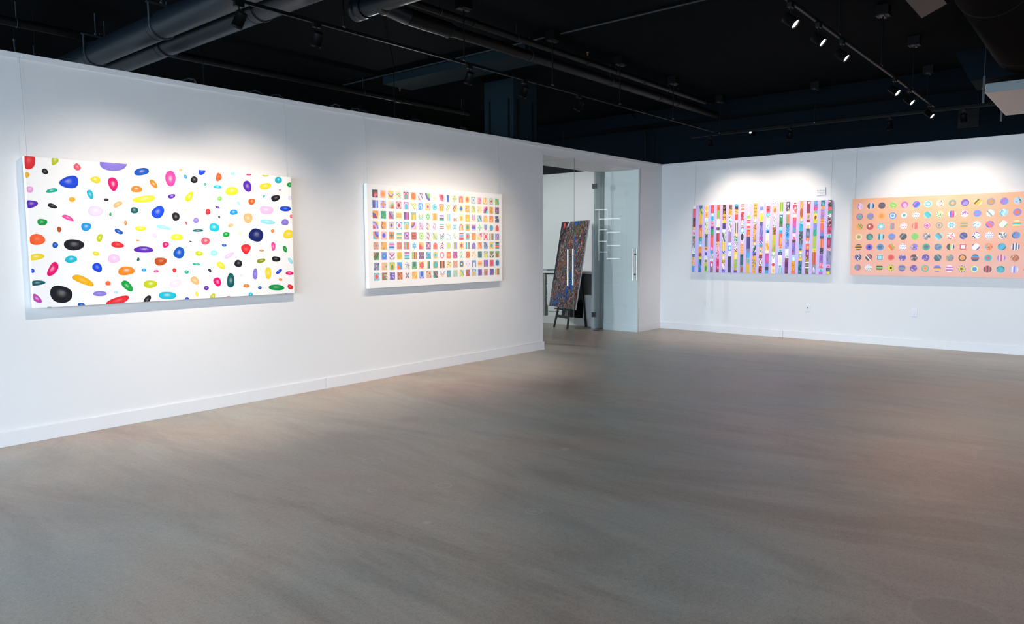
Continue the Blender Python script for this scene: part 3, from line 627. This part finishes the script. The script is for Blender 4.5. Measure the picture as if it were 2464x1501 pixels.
def plate(name, label, cat, loc, kind, group=None):
    t = thing(name, label, cat, loc, (0, 0, 0), group); x, y, z = loc
    MB().box(x-.006, y-.036, z-.058, x-.0004, y+.036, z+.058, M_plast).build('cover_plate', t, bevel=.0025)
    if kind == 'duplex':
        for dz in (-.021, .021):
            q = MB(); q.tube((x-.0061, y, z+dz), (x-.009, y, z+dz), .017, M_plast, 16); s_ = q.build('socket', t)
            q = MB()
            for dy in (-.007, .007): q.box(x-.0098, y+dy-.0016, z+dz-.001, x-.0091, y+dy+.0016, z+dz+.008, M_slot)
            q.box(x-.0098, y-.0025, z+dz-.011, x-.0091, y+.0025, z+dz-.006, M_slot); q.build('slots', t)
    elif kind == 'jack':
        MB().tube((x-.0061, y, z), (x-.012, y, z), .009, M_blk, 14).build('jack', t)
    elif kind == 'switch':
        MB().box(x-.012, y-.016, z-.032, x-.0061, y+.016, z+.032, M_plast).build('rocker', t, bevel=.002)
    return t
plate('wall_outlet', 'white power outlet low on the right wall below the striped painting', 'outlet', (0, -.9, .507), 'duplex')
plate('cable_plate', 'white wall plate with one dark round jack below the striped painting', 'wall plate', (0, -2.669, .512), 'jack')
plate('wall_outlet', 'white power outlet low on the right wall below the peach painting', 'outlet', (0, -4.209, .518), 'duplex')
plate('light_switch', 'white wall switch on the back room wall seen beside the tilted painting', 'switch', (0, 1.50, 1.43), 'switch')
plate('thermostat', 'small plate high on the back room wall beside the opening edge', 'thermostat', (0, 2.73, 2.35), 'switch')
sg = thing('wall_placard', 'small white placard with grey print above the striped painting', 'sign', (0, -2.82, 2.37))
MB().box(-.022, -2.89, 2.315, -.0005, -2.752, 2.435, M_plast).build('board', sg, bevel=.002)
r = random.Random(3)
q = MB(); 
y = -2.757
for ch in range(9):
    w2 = .0095
    q.box(-.0228, y-w2, 2.372, -.0221, y-w2+.003, 2.391, M_ink)
    if ch % 2: q.box(-.0228, y-w2, 2.388, -.0221, y-.002, 2.391, M_ink)
    if ch % 3 == 0: q.box(-.0228, y-w2, 2.372, -.0221, y-.002, 2.375, M_ink)
    if ch % 3 == 1: q.box(-.0228, y-.004, 2.372, -.0221, y-.0015, 2.391, M_ink)
    y -= .0142
q.build('print_heading', sg)
q = MB()
for k, (a, b) in enumerate(((-2.768, -2.882), (-2.765, -2.87), (-2.81, -2.86))): q.box(-.0228, b, 2.356-.011*k, -.0221, a, 2.359-.011*k, M_slot)
q.build('print_lines', sg)

# ------------------------------------------------------------------ lighting tracks
TZ = 3.3
def track(label, a, b, rods, TZ=3.3):
    a, b = Vector(a), Vector(b); t = thing('lighting_track', label, 'lighting track', (a+b)/2)
    q = MB().bar(a, b, .02, .028, M_blk, (0, 0, 1)); d = (b-a).normalized(); q.bar(a-Vector((0, 0, .012)), b-Vector((0, 0, .012)), .004, .02, M_pipe, (0, 0, 1)); q.build('track_rail', t)
    for p in rods:
        p = Vector(p); MB().tube((p.x, p.y, TZ+.01), (p.x, p.y, CEIL-.09), .0075, M_blk, 8).ball((p.x, p.y, TZ+.016), .018, M_dsteel).build('hanger_rod', t)
        MB().box(p.x-.06, p.y-.06, CEIL-.10, p.x+.06, p.y+.06, CEIL-.0005, M_blk).box(p.x-.075, p.y-.02, CEIL-.108, p.x+.075, p.y+.02, CEIL-.098, M_hgr).build('junction_box', t)
    return t
TY, TY2, TX3 = -1.54, -4.57, -.87
track('black lighting track hung parallel to the left wall, lamps over its two paintings', (-13.2, TY, TZ), (-1.2, TY, TZ), [(-12.54+1.427*k, TY) for k in range(8)])
track('black lighting track across the room carrying the lamps seen glowing at upper right', (-11, TY2, TZ), (-1.25, TY2, TZ), [(-9.65+1.427*k, TY2) for k in range(6)])
track('black lighting track hung parallel to the right wall in front of its paintings', (TX3, -1.0, TZ), (TX3, -8.2, TZ), [(TX3, -1.49), (TX3, -2.96), (TX3, -4.42), (TX3, -5.9), (TX3, -7.3)])

def spotlight(label, joint, target, group, power=1.0, cone=88, colr=WARM, hang=.10, sc=1.0):
    j = Vector(joint); t = thing('track_spotlight', label, 'spotlight', j, (0, 0, 0), group)
    MB().box(j.x-.035, j.y-.016, j.z-.045, j.x+.035, j.y+.016, j.z-.011, M_blk).build('adapter', t)
    piv = j-Vector((0, 0, hang)); MB().tube(j-Vector((0, 0, .045)), piv, .006, M_blk, 8).ball(piv, .012, M_hgr).build('stem', t)
    d = (Vector(target)-piv).normalized(); c = piv+Vector((0, 0, -.035))
    Ln, ra = .115*sc, .039*sc
    a = c-d*Ln*.5
    prof = [(0, .001), (0, ra*.9), (.006, ra), (Ln*.82, ra), (Ln*.82, ra*1.02), (Ln, ra*1.04), (Ln, ra*.94), (Ln-.014, ra*.9)]
    MB().tube(a, a+d*Ln, ra, M_blk, 24, prof=prof, caps=False).build('housing', t)
    e = a+d*(Ln-.013)
    MB().tube(e-d*.001, e, ra*.88, M_lens, 20).build('lens', t)
    l = bpy.data.lights.new('spot_lamp', 'SPOT'); l.energy = SPOT*power; l.color = colr; l.spot_size = R(cone); l.spot_blend = 1.0; l.shadow_soft_size = .03
    lo = bpy.data.objects.new('spot_lamp', l); col.objects.link(lo); lo.parent = t
    pos = a+d*(Ln+.006)
    qd = d.to_track_quat('-Z', 'Y'); mw = qd.to_matrix().to_4x4(); mw.translation = pos
    lo.matrix_basis = parent_matrix(t).inverted() @ mw
    return t
G1 = 'spotlights on the left track'
for x, tg, lab, pw in ((-9.186, (-9.6, 0, .8), 'black spotlight in front of the big round ducts, first on the left track', 1.0),
                  (-8.523, (-8.3, 0, .8), 'black spotlight just right of the big round ducts on the left track', 1.25),
                  (-6.763, (-6.3, 0, .9), 'black spotlight left of the dark blue column on the left track', .55),
                  (-5.903, (-5.75, 0, .9), 'black spotlight hanging over the right face of the dark blue column', .75),
                  (-4.886, (-5.2, 0, .9), 'black spotlight farthest along the left track, over the glass doors', .6)):
    spotlight(lab, (x, TY, TZ), tg, G1, pw)
G2 = 'glowing spotlights on the middle track'
names = ('nearest the top of the photo, first of the near three', 'second of the near three, between two others', 'third of the near three, lowest of them',
         'first of the far three, upper left of them', 'middle one of the far three', 'last and farthest, at the track end')
for x, nm in zip((-6.543, -5.904, -5.26, -3.36, -2.665, -1.518), names):
    spotlight('black spotlight with glowing lens, '+nm, (x, TY2, TZ), (x+(.05 if x < -4 else -.45), TY2-2.4, 1.1), G2, .28, 120, sc=.95)
G3 = 'spotlights on the right wall track'
for y, tg, lab, pw in ((-1.33, (0, -1.72, .7), 'dark spotlight above the striped painting, nearest the corner', .62), (-2.6, (0, -2.0, .7), 'dark spotlight above the striped painting, right of the corner one', .62),
                   (-3.972, (0, -4.45, .7), 'dark spotlight above the left part of the peach painting', .52), (-4.85, (0, -4.9, .7), 'dark spotlight above the right part of the peach painting', .52)):
    spotlight(lab, (TX3, y, TZ), tg, G3, pw, 108)

track('unseen black lighting track added in the back room beyond the left wall', (-4.4, 3.3, TZ-.25), (-1.6, 3.3, TZ-.25), [(-4.2, 3.3), (-3.0, 3.3), (-1.8, 3.3)], TZ-.25)  # track out of view, added to carry the fill lamps below
for x, tg, lab in ((-3.9, (-1.6, 1.4, 1.0), 'unseen back room spotlight added to brighten the easel, left one'), (-3.3, (-5.1, 1.7, 1.6), 'unseen back room spotlight added to brighten the white shelving rack, middle one'), (-2.2, (0, 2.0, 1.4), 'unseen back room spotlight added to brighten the far wall, right one')):
    spotlight(lab, (x, 3.3, TZ-.25), tg, 'added spotlights in the back room', 1.4 if x < -3.0 else .7, 110, (.92, .98, 1.0))  # lamps out of view, added to brighten the back room

# ------------------------------------------------------------------ ducts and pipes
def round_duct(label, x, z, ra, y0, y1, bands, name='round_duct'):
    t = thing(name, label, 'duct', (x, (y0+y1)/2, z))
    MB().tube((x, y0, z), (x, y1, z), ra, M_duct, 40).build('duct_shell', t)
    for y in bands:
        q = MB().tube((x, y-.02, z), (x, y+.02, z), ra+.003, M_duct, 40); q.torus((x, y+.10, z), (0, 1, 0), ra, .0025, M_pipe, 40, 6); q.build('coupling_band', t)
        q = MB(); q.torus((x, y, z), (0, 1, 0), ra+.006, .006, M_hgr, 32, 6)
        q.bar((x-ra-.004, y, z), (x-ra-.004, y, z+ra+.06), .006, .028, M_hgr, (1, 0, 0)); q.bar((x+ra+.004, y, z), (x+ra+.004, y, z+ra+.06), .006, .028, M_hgr, (1, 0, 0))
        q.bar((x-ra-.02, y, z+ra+.06), (x+ra+.02, y, z+ra+.06), .012, .03, M_hgr); q.tube((x, y, z+ra+.06), (x, y, CEIL), .006, M_hgr, 8)
        q.ball((x, y, z+ra+.08), .016, M_hgr); q.build('hanger_strap', t)
    return t
round_duct('upper of two big parallel slate round ducts crossing above the left wall', -8.96, 3.50, .114, -5.0, 6.0, (1.60, .136, -1.6, -3.4, 3.4))
round_duct('lower right of two big parallel slate round ducts crossing above the left wall', -8.65, 3.50, .108, -5.0, 6.0, (.70, -.965, -2.6, 2.3, 3.9))

def pipe(label, a, b, ra, hangers=(), heads=(), m=M_pipe, name='pipe', joints=()):
    a, b = Vector(a), Vector(b); t = thing(name, label, 'pipe', (a+b)/2)
    MB().tube(a, b, ra, m, 20).build('pipe_run', t); d = (b-a).normalized()
    for s_ in joints:
        p = a+d*s_; MB().tube(p, p+d*.06, ra+.006, m, 20).build('coupling', t)
    for s_ in hangers:
        p = a+d*s_; MB().torus(p, d, ra+.004, .004, M_hgr, 20, 6).tube(p+Vector((0, 0, ra)), (p.x, p.y, CEIL), .0045, M_hgr, 8).build('pipe_hanger', t)
    for s_ in heads:
        p = a+d*s_; h = MB().tube(p, p+Vector((0, 0, CEIL-.04-p.z-.04)), .011, M_blk, 10).tube(p-d*.03, p+d*.03, ra+.008, m, 16).build('sprinkler_riser', t)
        top = Vector((p.x, p.y, CEIL-.08)); q = MB().tube(top, top+Vector((0, 0, .02)), .008, M_brass, 8)
        q.path([top+Vector((0, 0, .015)), top+Vector((.014, 0, .028)), top+Vector((0, 0, .042))], .003, M_brass, 6).path([top+Vector((0, 0, .015)), top+Vector((-.014, 0, .028)), top+Vector((0, 0, .042))], .003, M_brass, 6)
        q.tube(top+Vector((0, 0, .042)), top+Vector((0, 0, .045)), .018, M_brass, 12)
        o = q.build('sprinkler_head', t); o['label'] = 'copper coloured sprinkler head'
    return t
pipe('thick brown-black pipe running diagonally above the left lighting track toward the far corner', (-6.75, -1.25, 3.68), (-.48, -1.25, 3.68), .055, (1.3, 3.0, 4.9), joints=(.0, 4.3, 4.85))
t = thing('drain_pipe', 'stout slate pipe with end cap and elbow at the top centre of the ceiling', 'pipe', (-7.55, -3.2, 3.72))
MB().tube((-7.6, -1.02, 3.74), (-7.6, -5.0, 3.74), .085, M_duct, 28).build('pipe_run', t)
MB().tube((-7.6, -.86, 3.74), (-7.6, -1.02, 3.74), .10, M_duct, 28, prof=[(0, .001), (0, .085), (.01, .10), (.03, .10), (.035, .096), (.07, .096), (.075, .10), (.10, .10), (.105, .096), (.16, .096)], caps=False).build('end_cap', t)
q = MB().tube((-7.6, -1.25, 3.72), (-7.3, -1.25, 3.685), .082, M_duct, 24, r2=.078); q.ball((-7.58, -1.25, 3.715), .086, M_duct, 16); q.build('elbow', t)
MB().tube((-7.3, -1.25, 3.685), (-6.752, -1.25, 3.68), .078, M_pipe, 24, r2=.074).torus((-6.75, -1.25, 3.68), (1, 0, 0), .074, .006, M_pipe, 24, 6).build('branch_pipe', t)
pipe('thin sprinkler pipe just above the thick pipe, with one copper sprinkler head', (-7.45, -1.43, 3.75), (-1.3, -1.43, 3.75), .034, (.4, 1.55, 3.55, 4.95), (2.905,), name='sprinkler_pipe', joints=(.85, 4.25))
pipe('black sprinkler pipe above and behind the left wall, ending left of the column', (-15.0, 1.79, 3.7), (-3.24, 1.79, 3.7), .042, (5.4, 6.2, 9.6, 11.6), (10.29,), name='sprinkler_pipe', joints=(10.2, 8.0))
pipe('thin conduit crossing the ceiling above the shallow beam', (-5.33, -9.0, 3.885), (-5.33, 2.4, 3.885), .010, (), (), M_hgr, 'conduit')
pipe('horizontal black pipe along the right wall track level near the corner', (-.30, -1.2, 3.42), (-.30, -6.5, 3.42), .013, (), (), M_blk, 'conduit')
def bent(label, pts, ra, name='conduit', m=M_blk, rosette=True):
    o = MB().path([Vector(p) for p in pts], ra, m)
    return tag(o.build(name), label, 'conduit')
bent('bent black conduit dropping to the wall top beside the corner', [(-.6, .3, 3.88), (-.35, .3, 3.76), (-.13, .3, 3.66), (-.09, .3, 3.55), (-.07, .3, 3.005)], .016)
tag(MB().box(-.22, .18, 3.001, -.08, .28, 3.03, M_hgr).build('junction_box'), 'small grey box on the wall top at the foot of the conduit', 'junction box')
bent('short upright black conduit standing behind the wall right of the column', [(-2.65, .3, 3.001), (-2.65, .3, 3.35), (-2.62, .3, 3.375)], .012)
# slender hanger rods and stubs behind the left wall
for i, (x, za, zb, lb) in enumerate(((-9.595, 3.34, 3.56, 'thin dark rod stub behind the left wall, left of the ducts'), (-9.85, 3.05, 3.44, 'thin dark rod at the far left above the wall'), (-9.42, 3.1, 3.40, 'thin dark rod stub closest to the left end of the ducts'))):
    tag(MB().tube((x, 1.9, za-.3), (x, 1.9, zb), .008, M_hgr, 8).ball((x, 1.9, zb), .014, M_hgr).tube((x, 1.9, zb), (x, 1.9, CEIL), .003, M_blk, 6).build('hanger_rod'), lb, 'rod', 'rods above the left end of the wall')
# cable bundles lying on a tray beyond the wall
r = random.Random(9)
tr = thing('cable_tray', 'low dark cable tray with loose cables just above the left wall top', 'cable tray', (-7.0, .9, 3.15))
MB().box(-9.0, .82, 3.13, -5.2, .84, 3.17, M_blk).box(-9.0, .98, 3.13, -5.2, 1.0, 3.17, M_blk).box(-9.0, .84, 3.13, -5.2, .98, 3.136, M_blk).build('tray_channel', tr)
for x in (-8.2, -5.6): MB().tube((x, .9, 3.137), (x, .9, CEIL), .005, M_blk, 8).build('hanger_rod', tr)
for x0 in (-8.5, -7.75, -7.5, -6.7, -6.4):
    pts = [(x0+.28*k/8, .88+r.uniform(-.03, .03), 3.15+.09*math.sin(math.pi*k/8)+r.uniform(0, .015)) for k in range(9)]
    MB().path([Vector(p) for p in pts], .008, M_hgr, 6).build('cable_loop', tr)
# spiral duct, plenum boxes and the air unit at upper right
sd = thing('spiral_duct', 'large ribbed spiral duct hanging at the upper right', 'duct', (-5.5, -5.67, 3.55))
prof = []; Ls = 5.5; N = 90
for k in range(N+1):
    s_ = Ls*k/N; prof += [(s_, .262), (s_+.012, .280), (s_+.024, .262)]
MB().tube((-8.3, -5.66, 3.56), (-2.75, -5.66, 3.56), .262, M_pipe, 48, prof=prof, caps=True).build('spiral_shell', sd)
for x in (-7.6, -5.2, -3.2): MB().torus((x, -5.66, 3.56), (1, 0, 0), .275, .008, M_blk, 40, 6).tube((x, -5.66, 3.83), (x, -5.66, CEIL), .006, M_blk, 8).build('hanger_strap', sd)
MB().hexa([(-2.62, -5.16, 3.3), (-1.99, -5.14, 3.3), (-2.10, -5.9, 3.3), (-2.72, -5.9, 3.3), (-2.66, -5.0, 3.62), (-1.9, -4.98, 3.62), (-1.9, -5.95, 3.66), (-2.74, -5.95, 3.66)], M_dark).build('plenum_box', sd)
tag(MB().hexa([(-6.5, -5.13, 3.42), (-5.02, -5.13, 3.42), (-5.30, -5.36, 3.42), (-6.6, -5.36, 3.42), (-6.5, -5.13, 3.89), (-5.02, -5.13, 3.89), (-5.30, -5.36, 3.89), (-6.6, -5.36, 3.89)], M_pipe).build('rectangular_duct'), 'flat dark rectangular duct beside the spiral duct at the top edge', 'duct')
un = thing('ceiling_unit', 'suspended air unit at the right edge, warm and bluish light put into its colours', 'air unit', (-2.0, -6.0, 3.1))
MB().box(-2.9, -6.7, 3.1, -1.17, -5.335, 3.20, M_unit).build('casing', un, bevel=.01)
MB().box(-2.91, -6.7, 3.103, -2.9005, -5.34, 3.197, M_upan).build('daylit_front', un)  # thin sheet on the casing front, tinted for the daylight it catches
for x in (-2.8, -1.3): MB().bar((x, -5.31, 3.02), (x, -5.31, 3.3), .015, .022, M_hgr).bar((x-.05, -5.31, 3.16), (x+.05, -5.31, 3.16), .02, .02, M_hgr).tube((x, -5.31, 3.3), (x, -5.31, CEIL), .005, M_hgr, 8).build('hanger_bracket', un)
vt = thing('vent_grille', 'square black vent high on the dark outer wall at right', 'vent', (.05, -4.77, 3.29))
MB().box(.035, -4.90, 3.16, .0595, -4.645, 3.42, M_blk).build('vent_frame', vt)
for k in range(8): MB().box(.028, -4.885, 3.185+.029*k, .0345, -4.66, 3.195+.029*k, M_blk).build('louvre', vt)
ex_ = thing('pilot_light', 'tiny glowing white indicator light below the thick pipe end near the corner', 'light', (-.1, -1.665, 3.40))
MB().box(-.06, -1.70, 3.36, .0595, -1.63, 3.44, M_blk).build('indicator_case', ex_)
MB().box(-.068, -1.682, 3.39, -.0605, -1.650, 3.425, mat('indicator_glow', (1, 1, 1), .4, emis=(.85, .95, 1), estr=1.5)).build('indicator_face', ex_)
print('objects', len(bpy.data.objects))
